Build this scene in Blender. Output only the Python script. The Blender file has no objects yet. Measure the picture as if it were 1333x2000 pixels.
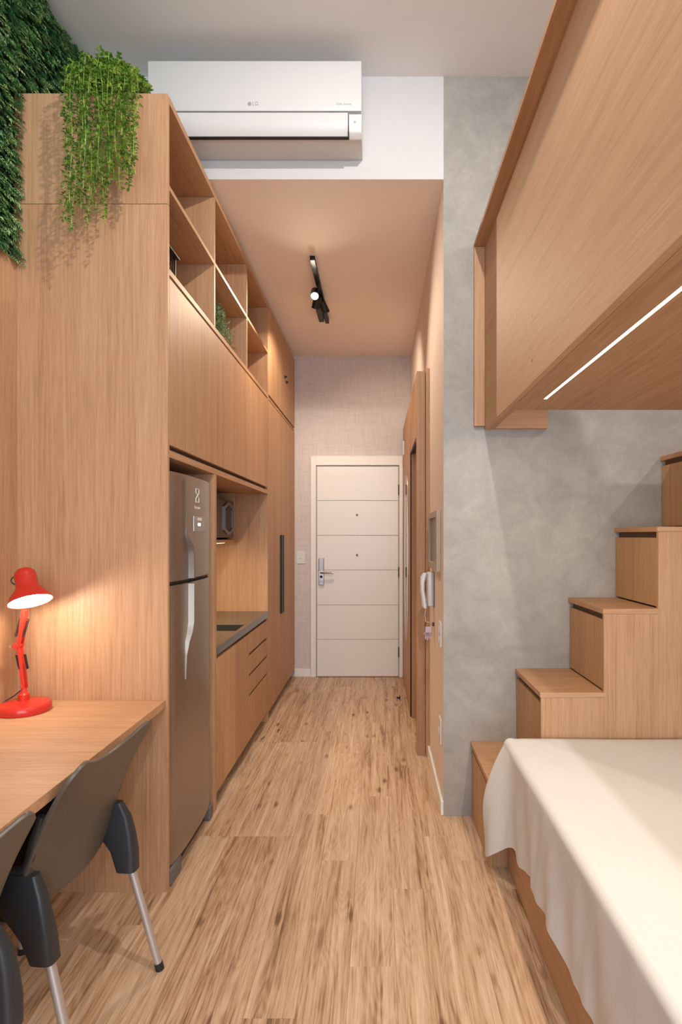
import bpy, bmesh, math, random
from mathutils import Vector, Matrix

C = bpy.context.scene.collection
SC = bpy.context.scene
R = math.radians
# ------------------------------------------------------------------ camera
cam_d = bpy.data.cameras.new('camera'); cam = bpy.data.objects.new('camera', cam_d); C.objects.link(cam)
cam.location = (0, 0, 1.42); cam.rotation_euler = (R(90), 0, 0)
cam_d.sensor_fit = 'VERTICAL'; cam_d.sensor_height = 24.0; cam_d.lens = 24.0*1110/2000
cam_d.shift_x = -71.5/2000; cam_d.shift_y = 45.0/2000
cam_d.clip_start = 0.05
SC.camera = cam
# ------------------------------------------------------------------ world and light
w = bpy.data.worlds.new('world'); SC.world = w; w.use_nodes = True
w.node_tree.nodes['Background'].inputs[0].default_value = (0.75, 0.85, 1.0, 1)
w.node_tree.nodes['Background'].inputs[1].default_value = 0.6
SC.view_settings.view_transform = 'Standard'; SC.view_settings.look = 'None'
SC.view_settings.gamma = 1.0; SC.view_settings.exposure = 0.22
SC.view_settings.use_curve_mapping = False

def area_light(name, loc, rot, sx, sy, power, col, spread=180):
    d = bpy.data.lights.new(name, 'AREA'); d.shape = 'RECTANGLE'; d.size = sx; d.size_y = sy
    d.energy = power; d.color = col; d.spread = R(spread)
    o = bpy.data.objects.new(name, d); C.objects.link(o); o.location = loc; o.rotation_euler = rot; return o
def aim(o, tgt):
    o.rotation_euler = (Vector(tgt)-o.location).to_track_quat('-Z', 'Y').to_euler()
def spot_light(name, loc, tgt, power, col, angle, blend=0.5, rad=0.03):
    d = bpy.data.lights.new(name, 'SPOT'); d.energy = power; d.color = col
    d.spot_size = R(angle); d.spot_blend = blend; d.shadow_soft_size = rad
    o = bpy.data.objects.new(name, d); C.objects.link(o); o.location = loc; aim(o, tgt); return o
# daylight through the big window behind the camera
area_light('window_daylight', (0.6, -2.28, 1.9), (R(90), 0, 0), 3.2, 2.6, 122, (0.79, 0.89, 1.0))
# ceiling spots of the main room
spot_light('room_spot_light', (0.25, 0.85, 3.60), (-0.2, 2.4, 1.0), 96, (1.0, 0.945, 0.885), 150, 0.6, 0.03)
spot_light('loft_spot_light', (2.9, 1.9, 3.60), (1.2, 2.8, 1.6), 105, (1.0, 0.86, 0.70), 100, 0.6, 0.03)

# ------------------------------------------------------------------ helpers
class MB:
    def __init__(s): s.v = []; s.f = []
    def add(s, vs, fs):
        n = len(s.v); s.v += [tuple(p) for p in vs]; s.f += [tuple(i+n for i in f) for f in fs]; return s
    def box(s, x0, x1, y0, y1, z0, z1):
        return s.add([(x0,y0,z0),(x1,y0,z0),(x1,y1,z0),(x0,y1,z0),(x0,y0,z1),(x1,y0,z1),(x1,y1,z1),(x0,y1,z1)],
                     [(0,3,2,1),(4,5,6,7),(0,1,5,4),(1,2,6,5),(2,3,7,6),(3,0,4,7)])
    def prism(s, pts, axis, a, b):
        """pts 2D outline; extruded along axis ('x': pts are (y,z); 'y': (x,z); 'z': (x,y)) from a to b"""
        def P(p, t):
            return (t, p[0], p[1]) if axis == 'x' else ((p[0], t, p[1]) if axis == 'y' else (p[0], p[1], t))
        n = len(pts)
        vs = [P(p, a) for p in pts]+[P(p, b) for p in pts]
        fs = [tuple(range(n))[::-1], tuple(range(n, 2*n))]+[(i, (i+1) % n, n+(i+1) % n, n+i) for i in range(n)]
        return s.add(vs, fs)
    def tube(s, path, r, n=10, cap=True):
        path = [Vector(p) for p in path]; k = len(path)
        rs = r if isinstance(r, (list, tuple)) else [r]*k
        vs = []; up = None
        for i, p in enumerate(path):
            t = (path[min(i+1, k-1)]-path[max(i-1, 0)]).normalized()
            if up is None:
                up = Vector((0, 0, 1)) if abs(t.z) < 0.9 else Vector((1, 0, 0))
            a = t.cross(up).normalized(); b = a.cross(t).normalized(); up = b
            for j in range(n):
                th = 2*math.pi*j/n
                vs.append(p+(a*math.cos(th)+b*math.sin(th))*rs[i])
        fs = [(i*n+j, i*n+(j+1) % n, (i+1)*n+(j+1) % n, (i+1)*n+j) for i in range(k-1) for j in range(n)]
        if cap: fs += [tuple(range(n))[::-1], tuple(range((k-1)*n, k*n))]
        return s.add(vs, fs)
    def lathe(s, prof, n=32, M=None):
        """prof: (r, z) list, around local Z; M places it"""
        M = M or Matrix(); vs = []; fs = []
        for r, z in prof:
            for j in range(n):
                th = 2*math.pi*j/n; vs.append(M @ Vector((r*math.cos(th), r*math.sin(th), z)))
        k = len(prof)
        fs = [(i*n+j, i*n+(j+1) % n, (i+1)*n+(j+1) % n, (i+1)*n+j) for i in range(k-1) for j in range(n)]
        if prof[0][0] > 1e-6: fs.append(tuple(range(n))[::-1])
        if prof[-1][0] > 1e-6: fs.append(tuple(range((k-1)*n, k*n)))
        return s.add(vs, fs)
    def loft(s, rings, cap=True):
        n = len(rings[0]); vs = [p for r in rings for p in r]; k = len(rings)
        fs = [(i*n+j, i*n+(j+1) % n, (i+1)*n+(j+1) % n, (i+1)*n+j) for i in range(k-1) for j in range(n)]
        if cap: fs += [tuple(range(n))[::-1], tuple(range((k-1)*n, k*n))]
        return s.add(vs, fs)
    def sheet(s, fn, nu, nv, th):
        """closed slab from fn(u,v)->(point, normal), thickness th along the normal"""
        A = []; B = []
        for j in range(nv+1):
            for i in range(nu+1):
                p, n = fn(i/nu, j/nv); p = Vector(p); n = Vector(n).normalized()
                A.append(p+n*th/2); B.append(p-n*th/2)
        N = len(A); W = nu+1
        fs = []
        for j in range(nv):
            for i in range(nu):
                a, b, c, d = j*W+i, j*W+i+1, (j+1)*W+i+1, (j+1)*W+i
                fs.append((a, b, c, d)); fs.append((N+d, N+c, N+b, N+a))
        for i in range(nu):
            fs.append((i+1, i, N+i, N+i+1)); q = nv*W+i; fs.append((q, q+1, N+q+1, N+q))
        for j in range(nv):
            q = j*W; fs.append((q, q+W, N+q+W, N+q)); q = j*W+nu; fs.append((q+W, q, N+q, N+q+W))
        return s.add(A+B, fs)

def obj(name, mb, mat, parent=None, bevel=0.0, seg=2, smooth=False, fix=True):
    base = Vector((0, 0, 0))
    p = parent
    if p is not None: base = WB[p.name]
    me = bpy.data.meshes.new(name)
    me.from_pydata([Vector(v)-base for v in mb.v], [], mb.f)
    if fix or bevel:
        bm = bmesh.new(); bm.from_mesh(me)
        if fix: bmesh.ops.recalc_face_normals(bm, faces=bm.faces)
        if bevel:
            es = [e for e in bm.edges if len(e.link_faces) == 2 and e.calc_face_angle(0) > 0.5]
            bmesh.ops.bevel(bm, geom=es, offset=bevel, segments=seg, affect='EDGES', profile=0.5, clamp_overlap=True)
        bm.to_mesh(me); bm.free()
    me.materials.append(mat)
    if smooth:
        me.shade_smooth()
        try: me.set_sharp_from_angle(angle=R(38))
        except Exception: pass
    o = bpy.data.objects.new(name, me); C.objects.link(o)
    if p is not None: o.parent = p
    WB[o.name] = base
    return o
WB = {}
def thing(name, loc, label, cat, group=None, kind=None):
    o = bpy.data.objects.new(name, None); C.objects.link(o); o.location = loc
    o.empty_display_size = 0.05
    WB[o.name] = Vector(loc)
    tag(o, label, cat, group, kind); return o
def tag(o, label=None, cat=None, group=None, kind=None):
    if label: o['label'] = label
    if cat: o['category'] = cat
    if group: o['group'] = group
    if kind: o['kind'] = kind
    return o
def setting(name, label, loc=(0, 0, 0)):
    return thing(name, loc, label, None, None, 'structure')
def wallobj(name, mb, mat, label):
    o = obj(name, mb, mat); tag(o, label, None, None, 'structure'); return o
def box(*a): return MB().box(*a)

# ------------------------------------------------------------------ materials
def mat_base(name):
    m = bpy.data.materials.new(name); m.use_nodes = True
    nt = m.node_tree; b = nt.nodes['Principled BSDF']; return m, nt, b
def plain(name, col, rough=0.5, metal=0.0, noise=0.04, scale=25, bump=0.0, spec=0.5, coat=0.0):
    m, nt, b = mat_base(name); N = nt.nodes; L = nt.links
    tc = N.new('ShaderNodeTexCoord'); n = N.new('ShaderNodeTexNoise'); n.inputs['Scale'].default_value = scale
    n.inputs['Detail'].default_value = 4
    L.new(tc.outputs['Object'], n.inputs['Vector'])
    r = N.new('ShaderNodeValToRGB')
    a = [max(0, c*(1-noise)) for c in col]; d = [min(1, c*(1+noise)) for c in col]
    r.color_ramp.elements[0].color = (*a, 1); r.color_ramp.elements[1].color = (*d, 1)
    r.color_ramp.elements[0].position = .3; r.color_ramp.elements[1].position = .7
    L.new(n.outputs['Fac'], r.inputs['Fac']); L.new(r.outputs['Color'], b.inputs['Base Color'])
    b.inputs['Roughness'].default_value = rough; b.inputs['Metallic'].default_value = metal
    b.inputs['Specular IOR Level'].default_value = spec; b.inputs['Coat Weight'].default_value = coat
    if bump:
        bp = N.new('ShaderNodeBump'); bp.inputs['Strength'].default_value = bump; bp.inputs['Distance'].default_value = 0.002
        L.new(n.outputs['Fac'], bp.inputs['Height']); L.new(bp.outputs['Normal'], b.inputs['Normal'])
    return m
def emit(name, col, strength):
    m, nt, b = mat_base(name)
    b.inputs['Base Color'].default_value = (*col, 1); b.inputs['Emission Color'].default_value = (*col, 1)
    b.inputs['Emission Strength'].default_value = strength; return m
def math_node(N, L, op, a, b_):
    m = N.new('ShaderNodeMath'); m.operation = op
    for i, q in enumerate((a, b_)):
        if isinstance(q, (int, float)): m.inputs[i].default_value = q
        else: L.new(q, m.inputs[i])
    return m.outputs[0]
def wood(name, axis, light, mid, dark, rough=0.56):
    """oak-look laminate: fine pores and broad figure stretched along the grain axis"""
    m, nt, b = mat_base(name); N = nt.nodes; L = nt.links
    tc = N.new('ShaderNodeTexCoord'); oi = N.new('ShaderNodeObjectInfo')
    off = N.new('ShaderNodeVectorMath'); off.operation = 'ADD'
    L.new(tc.outputs['Object'], off.inputs[0])
    cmb = N.new('ShaderNodeCombineXYZ'); L.new(math_node(N, L, 'MULTIPLY', oi.outputs['Random'], 7.0), cmb.inputs[0])
    L.new(math_node(N, L, 'MULTIPLY', oi.outputs['Random'], 13.0), cmb.inputs[1]); L.new(math_node(N, L, 'MULTIPLY', oi.outputs['Random'], 5.0), cmb.inputs[2])
    L.new(cmb.outputs[0], off.inputs[1])
    def nz(cross, along, detail, rough_, dist=0.0):
        mp = N.new('ShaderNodeMapping'); sc = [cross]*3; sc['xyz'.index(axis)] = along
        mp.inputs['Scale'].default_value = sc; L.new(off.outputs[0], mp.inputs['Vector'])
        n = N.new('ShaderNodeTexNoise'); n.inputs['Scale'].default_value = 1.0; n.inputs['Detail'].default_value = detail
        n.inputs['Roughness'].default_value = rough_; n.inputs['Distortion'].default_value = dist
        L.new(mp.outputs[0], n.inputs['Vector']); return n.outputs['Fac']
    fine = nz(420, 9, 3, .65); med = nz(95, 2.2, 5, .65, .3); broad = nz(12, .6, 4, .55, .8)
    s = math_node(N, L, 'ADD', math_node(N, L, 'MULTIPLY', fine, .38), math_node(N, L, 'MULTIPLY', med, .36))
    s = math_node(N, L, 'ADD', s, math_node(N, L, 'MULTIPLY', broad, .26))
    r = N.new('ShaderNodeValToRGB'); e = r.color_ramp.elements
    e[0].position = .36; e[0].color = (*dark, 1); e[1].position = .62; e[1].color = (*light, 1)
    k = e.new(.49); k.color = (*mid, 1)
    L.new(s, r.inputs['Fac']); L.new(r.outputs['Color'], b.inputs['Base Color'])
    b.inputs['Roughness'].default_value = rough
    bp = N.new('ShaderNodeBump'); bp.inputs['Strength'].default_value = .12; bp.inputs['Distance'].default_value = .001
    L.new(fine, bp.inputs['Height']); L.new(bp.outputs['Normal'], b.inputs['Normal'])
    return m
OL, OM, OD = (.555, .335, .192), (.475, .265, .140), (.345, .175, .082)
oak_z = wood('oak_vertical', 'z', OL, OM, OD); oak_x = wood('oak_across', 'x', OL, OM, OD); oak_y = wood('oak_along', 'y', OL, OM, OD)
jamb_z = wood('door_frame_wood', 'z', (.50, .31, .17), (.42, .24, .125), (.31, .165, .08))
carcass = plain('dark_gap_board', (.10, .055, .03), .7)

def plank_material():
    m, nt, b = mat_base('vinyl_plank'); N = nt.nodes; L = nt.links
    tc = N.new('ShaderNodeTexCoord'); oi = N.new('ShaderNodeObjectInfo'); rnd = oi.outputs['Random']
    cmb = N.new('ShaderNodeCombineXYZ')
    for i, k in enumerate((31.0, 57.0, 9.0)): L.new(math_node(N, L, 'MULTIPLY', rnd, k), cmb.inputs[i])
    off = N.new('ShaderNodeVectorMath'); off.operation = 'ADD'; L.new(tc.outputs['Object'], off.inputs[0]); L.new(cmb.outputs[0], off.inputs[1])
    def mapped(sx, sy):
        mp = N.new('ShaderNodeMapping'); mp.inputs['Scale'].default_value = (sx, sy, 1); L.new(off.outputs[0], mp.inputs['Vector']); return mp.outputs[0]
    def nz(sx, sy, det, dist, ro=.55):
        n = N.new('ShaderNodeTexNoise'); n.inputs['Scale'].default_value = 1; n.inputs['Detail'].default_value = det
        n.inputs['Distortion'].default_value = dist; n.inputs['Roughness'].default_value = ro; L.new(mapped(sx, sy), n.inputs['Vector']); return n.outputs['Fac']
    # cathedral rings: sine of a stretched noise
    field = nz(6, .8, 2, .35)
    rings = math_node(N, L, 'SINE', math_node(N, L, 'MULTIPLY', field, 150.0), 0)
    rings = math_node(N, L, 'MULTIPLY', math_node(N, L, 'ADD', rings, 1.0), .5)
    streak = nz(70, 1.9, 8, .9, .68); fine = nz(320, 12, 4, .2); broad = nz(20, 1.1, 5, 1.1, .6)
    s = math_node(N, L, 'ADD', math_node(N, L, 'MULTIPLY', rings, .035), math_node(N, L, 'MULTIPLY', streak, .40))
    s = math_node(N, L, 'ADD', s, math_node(N, L, 'MULTIPLY', fine, .18))
    s = math_node(N, L, 'ADD', s, math_node(N, L, 'MULTIPLY', broad, .40))
    r = N.new('ShaderNodeValToRGB'); e = r.color_ramp.elements
    e[0].position = .37; e[0].color = (.17, .088, .045, 1); e[1].position = .62; e[1].color = (.69, .51, .365, 1)
    for p, c in ((.425, (.34, .19, .105)), (.475, (.475, .30, .18)), (.54, (.585, .40, .265))):
        k = e.new(p); k.color = (*c, 1)
    # knots
    vo = N.new('ShaderNodeTexVoronoi'); vo.inputs['Scale'].default_value = 1; L.new(mapped(9, 3.2), vo.inputs['Vector'])
    kn = N.new('ShaderNodeMapRange'); kn.inputs[1].default_value = 0.03; kn.inputs[2].default_value = .16; kn.inputs[3].default_value = -.16; kn.inputs[4].default_value = 0
    L.new(vo.outputs['Distance'], kn.inputs[0])
    s = math_node(N, L, 'ADD', s, kn.outputs[0])
    s = math_node(N, L, 'ADD', s, math_node(N, L, 'MULTIPLY', math_node(N, L, 'SUBTRACT', rnd, .5), .05))
    L.new(s, r.inputs['Fac']); L.new(r.outputs['Color'], b.inputs['Base Color'])
    b.inputs['Roughness'].default_value = .42
    bp = N.new('ShaderNodeBump'); bp.inputs['Strength'].default_value = .1; bp.inputs['Distance'].default_value = .001
    L.new(fine, bp.inputs['Height']); L.new(bp.outputs['Normal'], b.inputs['Normal'])
    return m
def concrete_material():
    m, nt, b = mat_base('trowelled_cement'); N = nt.nodes; L = nt.links
    tc = N.new('ShaderNodeTexCoord')
    def nz(s, d, dist, ro=.55):
        n = N.new('ShaderNodeTexNoise'); n.inputs['Scale'].default_value = s; n.inputs['Detail'].default_value = d
        n.inputs['Distortion'].default_value = dist; n.inputs['Roughness'].default_value = ro; L.new(tc.outputs['Object'], n.inputs['Vector']); return n.outputs['Fac']
    a = nz(1.8, 7, .5, .62); c = nz(6, 9, .9, .68); f = nz(60, 4, 0)
    s = math_node(N, L, 'ADD', math_node(N, L, 'MULTIPLY', a, .5), math_node(N, L, 'MULTIPLY', c, .4))
    s = math_node(N, L, 'ADD', s, math_node(N, L, 'MULTIPLY', f, .1))
    r = N.new('ShaderNodeValToRGB'); e = r.color_ramp.elements
    e[0].position = .36; e[0].color = (.262, .246, .226, 1); e[1].position = .64; e[1].color = (.43, .405, .370, 1)
    k = e.new(.5); k.color = (.345, .324, .295, 1)
    L.new(s, r.inputs['Fac']); L.new(r.outputs['Color'], b.inputs['Base Color'])
    b.inputs['Roughness'].default_value = .55
    bp = N.new('ShaderNodeBump'); bp.inputs['Strength'].default_value = .25; bp.inputs['Distance'].default_value = .004
    L.new(s, bp.inputs['Height']); L.new(bp.outputs['Normal'], b.inputs['Normal'])
    return m
def linen_material():
    m, nt, b = mat_base('linen_wallpaper'); N = nt.nodes; L = nt.links
    tc = N.new('ShaderNodeTexCoord')
    def nz(sx, sz):
        mp = N.new('ShaderNodeMapping'); mp.inputs['Scale'].default_value = (sx, 1, sz); L.new(tc.outputs['Object'], mp.inputs['Vector'])
        n = N.new('ShaderNodeTexNoise'); n.inputs['Scale'].default_value = 1; n.inputs['Detail'].default_value = 3; L.new(mp.outputs[0], n.inputs['Vector']); return n.outputs['Fac']
    s = math_node(N, L, 'MULTIPLY', math_node(N, L, 'ADD', nz(6, 130), nz(130, 6)), .5)
    r = N.new('ShaderNodeValToRGB'); e = r.color_ramp.elements
    e[0].position = .38; e[0].color = (.57, .505, .50, 1); e[1].position = .62; e[1].color = (.67, .60, .585, 1)
    L.new(s, r.inputs['Fac']); L.new(r.outputs['Color'], b.inputs['Base Color']); b.inputs['Roughness'].default_value = .8
    bp = N.new('ShaderNodeBump'); bp.inputs['Strength'].default_value = .12; bp.inputs['Distance'].default_value = .002
    L.new(s, bp.inputs['Height']); L.new(bp.outputs['Normal'], b.inputs['Normal'])
    return m
def leaf_material(name, c0, c1, c2, scale=40, rough=.45):
    m, nt, b = mat_base(name); N = nt.nodes; L = nt.links
    tc = N.new('ShaderNodeTexCoord'); n = N.new('ShaderNodeTexNoise'); n.inputs['Scale'].default_value = scale; n.inputs['Detail'].default_value = 2
    L.new(tc.outputs['Object'], n.inputs['Vector'])
    r = N.new('ShaderNodeValToRGB'); e = r.color_ramp.elements
    e[0].position = .35; e[0].color = (*c0, 1); e[1].position = .66; e[1].color = (*c2, 1); k = e.new(.5); k.color = (*c1, 1)
    L.new(n.outputs['Fac'], r.inputs['Fac']); L.new(r.outputs['Color'], b.inputs['Base Color'])
    b.inputs['Roughness'].default_value = rough
    b.inputs['Subsurface Weight'].default_value = 0.0
    return m
def brushed_steel():
    m, nt, b = mat_base('brushed_steel'); N = nt.nodes; L = nt.links
    tc = N.new('ShaderNodeTexCoord'); mp = N.new('ShaderNodeMapping'); mp.inputs['Scale'].default_value = (3, 3, 400)
    L.new(tc.outputs['Object'], mp.inputs['Vector']); n = N.new('ShaderNodeTexNoise'); n.inputs['Scale'].default_value = 1
    L.new(mp.outputs[0], n.inputs['Vector'])
    mr = N.new('ShaderNodeMapRange'); mr.inputs[3].default_value = .26; mr.inputs[4].default_value = .40; L.new(n.outputs['Fac'], mr.inputs[0])
    L.new(mr.outputs[0], b.inputs['Roughness'])
    b.inputs['Base Color'].default_value = (.36, .305, .26, 1); b.inputs['Metallic'].default_value = .85
    return m
plank_m = plank_material(); cement = concrete_material(); linen = linen_material(); steel = brushed_steel()
white_paint = plain('white_wall_paint', (.64, .64, .64), .7, noise=.01)
ceil_paint = plain('ceiling_paint', (.80, .785, .775), .85, noise=.01)
hall_paint = plain('beige_hall_paint', (.78, .65, .57), .75, noise=.015)
hall_ceil = plain('beige_hall_ceiling_paint', (.90, .80, .72), .85, noise=.01)
gloss_white = plain('white_lacquer', (.80, .775, .75), .3, noise=.005)
white_plastic = plain('white_plastic', (.69, .69, .685), .28, noise=.005)
trim_white = plain('white_trim_paint', (.82, .80, .77), .4, noise=.005)
black_metal = plain('black_metal', (.012, .011, .011), .42, .3)
black_plastic = plain('black_plastic', (.016, .017, .019), .38, bump=.05, scale=300)
chrome = plain('chrome', (.62, .63, .65), .2, 1.0, noise=.01)
alu = plain('satin_aluminium', (.62, .60, .60), .38, .75, noise=.02)
granite = plain('dark_granite', (.045, .043, .042), .16, noise=.5, scale=350)
granite_edge = granite
dark_sink = plain('dark_sink_basin', (.02, .02, .02), .35, .3)
groove = plain('shadow_gap_paint', (.06, .035, .02), .8)
grey_groove = plain('grey_gap_paint', (.50, .47, .45), .7)
shell_m = plain('graphite_chair_plastic', (.026, .029, .034), .40, noise=.1, bump=.06, scale=400)
back_m = plain('chair_back_painted_reflection', (.10, .082, .066), .36, noise=.08, bump=.06, scale=400)  # taupe puts the warm reflection of the wood into the dark plastic's colour
red_paint = plain('red_lamp_enamel', (.56, .028, .016), .22, noise=.02)
sheet_m = plain('white_cotton_sheet', (.66, .66, .66), .85, noise=.015, scale=60, bump=.15)
mattress_m = plain('mattress_ticking', (.72, .70, .67), .9)
led_m = emit('led_diffuser', (1.0, .90, .74), 4.0)
bulb_m = emit('lamp_bulb', (1.0, .92, .84), 14.0)
spot_m = emit('spot_lens', (1.0, .90, .74), 30.0)
fern_m = leaf_material('artificial_fern', (.05, .17, .075), (.15, .34, .12), (.46, .62, .27), 26)
vine_m = leaf_material('trailing_leaves', (.06, .15, .02), (.15, .30, .035), (.36, .50, .09), 34)
herb_m = leaf_material('grey_green_leaves', (.10, .18, .08), (.24, .34, .17), (.62, .66, .48), 70)
soil_m = plain('stem_brown', (.09, .05, .025), .8)
mirror_m = plain('mirror_glass', (.88, .88, .87), .02, 1.0, noise=0.0)
glass_dark = plain('dark_glass', (.02, .02, .022), .06, noise=0)
grey_print = plain('grey_print', (.35, .35, .36), .5, noise=0)
light_print = plain('light_print', (.75, .73, .70), .4, noise=0)
blue_grey = plain('blue_grey_trim', (.22, .27, .34), .3, .4, noise=.02)

def text(name, body, size, mat, parent, loc, rot):
    cu = bpy.data.curves.new(name, 'FONT'); cu.body = body; cu.size = size; cu.align_x = 'CENTER'; cu.align_y = 'CENTER'; cu.extrude = .0004
    o = bpy.data.objects.new(name+'_tmp', cu); C.objects.link(o)
    dg = bpy.context.evaluated_depsgraph_get(); me = bpy.data.meshes.new_from_object(o.evaluated_get(dg))
    bpy.data.objects.remove(o); me.materials.clear(); me.materials.append(mat); me.name = name
    t = bpy.data.objects.new(name, me); C.objects.link(t); t.parent = parent
    t.location = Vector(loc)-WB[parent.name]; t.rotation_euler = rot; WB[t.name] = WB[parent.name]; return t

# ================================================================== THE SETTING
XL, XR, YF, YG, YB = -1.46, 3.30, 5.711, 2.876, -2.4     # left wall, right wall, entrance wall, grey wall, wall behind
ZC, ZH = 3.74, 3.22                                       # ceilings
XH = .334                                                 # right side of the passage
floor = setting('floor', 'light oak-look vinyl plank floor running down the passage')
obj('subfloor', box(XL-.1, XR+.1, YB-.1, YF+.1, -.06, -.008), plain('screed', (.10, .06, .035), .9), floor)
PW, PL = .152, 1.22
rng = random.Random(5)
def plank_mesh(wd, ln):
    m = MB().box(0, wd, 0, ln, -.008, 0)
    me = bpy.data.meshes.new('plank'); me.from_pydata(m.v, [], m.f)
    bm = bmesh.new(); bm.from_mesh(me); bmesh.ops.recalc_face_normals(bm, faces=bm.faces)
    es = [e for e in bm.edges if all(v.co.z > -.001 for v in e.verts)]
    bmesh.ops.bevel(bm, geom=es, offset=.0005, segments=1, affect='EDGES'); bm.to_mesh(me); bm.free()
    me.materials.append(plank_m); return me
full = plank_mesh(PW-.0004, PL-.0004); cache = {}
col_i = 0; x = XL
while x < XR-.01:
    wd = min(PW, XR-x)
    y0 = YB - rng.choice([0, .2, .41, .61, .81, 1.02])
    ylim = YF if x < XH else YG
    while y0 < ylim-.005:
        a = max(y0, YB); b_ = min(y0+PL, ylim)
        if b_-a > .01:
            if b_-a > PL-.001 and wd > PW-.001: me = full
            else:
                key = (round(wd, 3), round(b_-a, 3))
                if key not in cache: cache[key] = plank_mesh(wd-.0004, b_-a-.0004)
                me = cache[key]
            o = bpy.data.objects.new('plank', me); C.objects.link(o); o.parent = floor; o.location = (x, a, 0)
        y0 += PL
    x += PW; col_i += 1

wallobj('wall_left', box(XL-.1, XL, YB, YF, 0, ZC), white_paint, 'white painted left wall')
wallobj('wall_right', box(XR, XR+.1, YB, YG+.1, 0, ZC), white_paint, 'white wall on the far side of the bed')
wallobj('wall_far', box(XL, XH+.1, YF, YF+.1, 0, ZC), linen, 'linen-textured lilac beige wall around the entrance door')
wallobj('wall_stair', MB().prism([(XH, YG), (XR, YG), (XR, YG+.1), (XH+.1, YG+.1)], 'z', 0, ZC), cement, 'trowelled grey cement wall behind the stair')
wallobj('wall_passage', MB().prism([(XH, YG), (XH+.1, YG+.1), (XH+.1, YF), (XH, YF)], 'z', 0, ZC), hall_paint, 'beige side wall of the passage')
wallobj('wall_bulkhead', MB().prism([(YG, ZH), (YG+.04, ZH+.04), (YG+.04, ZC), (YG, ZC)], 'x', XL, XH), white_paint, 'white wall band above the passage opening')
wallobj('ceiling', box(XL, XR, YB, YG+.04, ZC, ZC+.08), ceil_paint, 'pale grey main ceiling')
wallobj('ceiling_passage', MB().prism([(YG, ZH), (YF, ZH), (YF, ZH+.04), (YG+.04, ZH+.04)], 'x', XL, XH), hall_ceil, 'lower beige ceiling of the passage')
# wall behind the camera with its window opening
WX0, WX1, WZ0, WZ1 = -1.0, 2.2, .6, 3.2
wb = MB(); wb.box(XL, WX0, YB-.1, YB, 0, ZC); wb.box(WX1, XR, YB-.1, YB, 0, ZC); wb.box(WX0, WX1, YB-.1, YB, 0, WZ0); wb.box(WX0, WX1, YB-.1, YB, WZ1, ZC)
wallobj('wall_behind', wb, white_paint, 'white wall around the window behind the viewer')
win = setting('window_1', 'large white framed window', ((WX0+WX1)/2, YB, WZ0))
fr = MB()
for a in (WX0, (WX0+WX1)/2-.03, WX1-.06): fr.box(a, a+.06, YB-.08, YB-.02, WZ0, WZ1)
fr.box(WX0, WX1, YB-.08, YB-.02, WZ0, WZ0+.06); fr.box(WX0, WX1, YB-.08, YB-.02, WZ1-.06, WZ1)
obj('window_frame', fr, trim_white, win)
gm, nt, gb = mat_base('window_glass'); gb.inputs['Transmission Weight'].default_value = 1; gb.inputs['Roughness'].default_value = 0; gb.inputs['IOR'].default_value = 1.05
for a in (WX0+.06, (WX0+WX1)/2+.03): obj('window_pane', box(a, a+(WX1-WX0)/2-.09, YB-.055, YB-.05, WZ0+.06, WZ1-.06), gm, win)

# baseboards
bb = setting('baseboard_far', 'white baseboard left of the entrance door', (-.75, YF, 0))
obj('board', box(-.834, -.672, YF-.015, YF, 0, .068), trim_white, bb, .002)
obj('cap', box(-.834, -.672, YF-.010, YF, .0685, .078), trim_white, bb, .002)
bb = setting('baseboard_right', 'white baseboard at the foot of the beige passage wall', (XH, 3.2, 0))
obj('board', box(XH-.014, XH, YG, 3.64, 0, .073), trim_white, bb, .003)

# ---- entrance door
DX0, DX1, DZ = (620-738)*.005145, (778.5-738)*.005145, 2.105
d1 = setting('door_1', 'white entrance door with horizontal grooves and chrome electronic lock', ((DX0+DX1)/2, YF, 0))
fm = MB()
fm.box(DX0-.062, DX0-.008, YF-.035, YF, 0, DZ+.105); fm.box(DX1+.008, DX1+.045, YF-.035, YF, 0, DZ+.105)
fm.box(DX0-.008, DX1+.008, YF-.035, YF, DZ+.012, DZ+.105)
obj('door_frame', fm, trim_white, d1, .003)
obj('door_core', box(DX0-.004, DX1+.004, YF-.024, YF, .004, DZ+.004), grey_groove, d1)
cuts = [0.006]+[1.42-(y-1045)*.005145 for y in (1248, 1181, 1113, 1046, 978)]+[DZ]
for i in range(6):
    obj('door_panel', box(DX0+.003, DX1-.003, YF-.030, YF-.0235, cuts[i]+.0025, cuts[i+1]-.0025), gloss_white, d1, .002)
for y in (1006, 1084):
    pz = 1.42-(y-1045)*.005145
    obj('peephole', MB().lathe([(.0, -.004), (.008, -.004), (.011, 0), (.011, .004)], 16, Matrix.Translation(((698-738)*.005145, YF-.034, pz)) @ Matrix.Rotation(R(-90), 4, 'X')), plain('bronze', (.10, .07, .05), .3, .8), d1, smooth=True)
lx = (629-738)*.005145; lz0, lz1 = 1.42-(1142-1045)*.005145, 1.42-(1089-1045)*.005145
lk = obj('lock_plate', box(lx-.028, lx+.028, YF-.055, YF-.030, lz0, lz1), chrome, d1, .006)
obj('keypad', box(lx-.022, lx+.022, YF-.059, YF-.0545, lz1-.13, lz1-.008), plain('lock_grey', (.42, .44, .46), .25, .5), lk, .003)
obj('lever', MB().tube([(lx, YF-.055, lz0+.125), (lx, YF-.085, lz0+.125), (lx+.02, YF-.09, lz0+.125), (lx+.125, YF-.088, lz0+.125)], .0115, 12), chrome, lk, smooth=True)
obj('keyhole', MB().lathe([(.014, 0), (.014, .008), (.006, .010)], 16, Matrix.Translation((lx, YF-.055, lz0+.085)) @ Matrix.Rotation(R(90), 4, 'X')), black_metal, lk)
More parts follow.
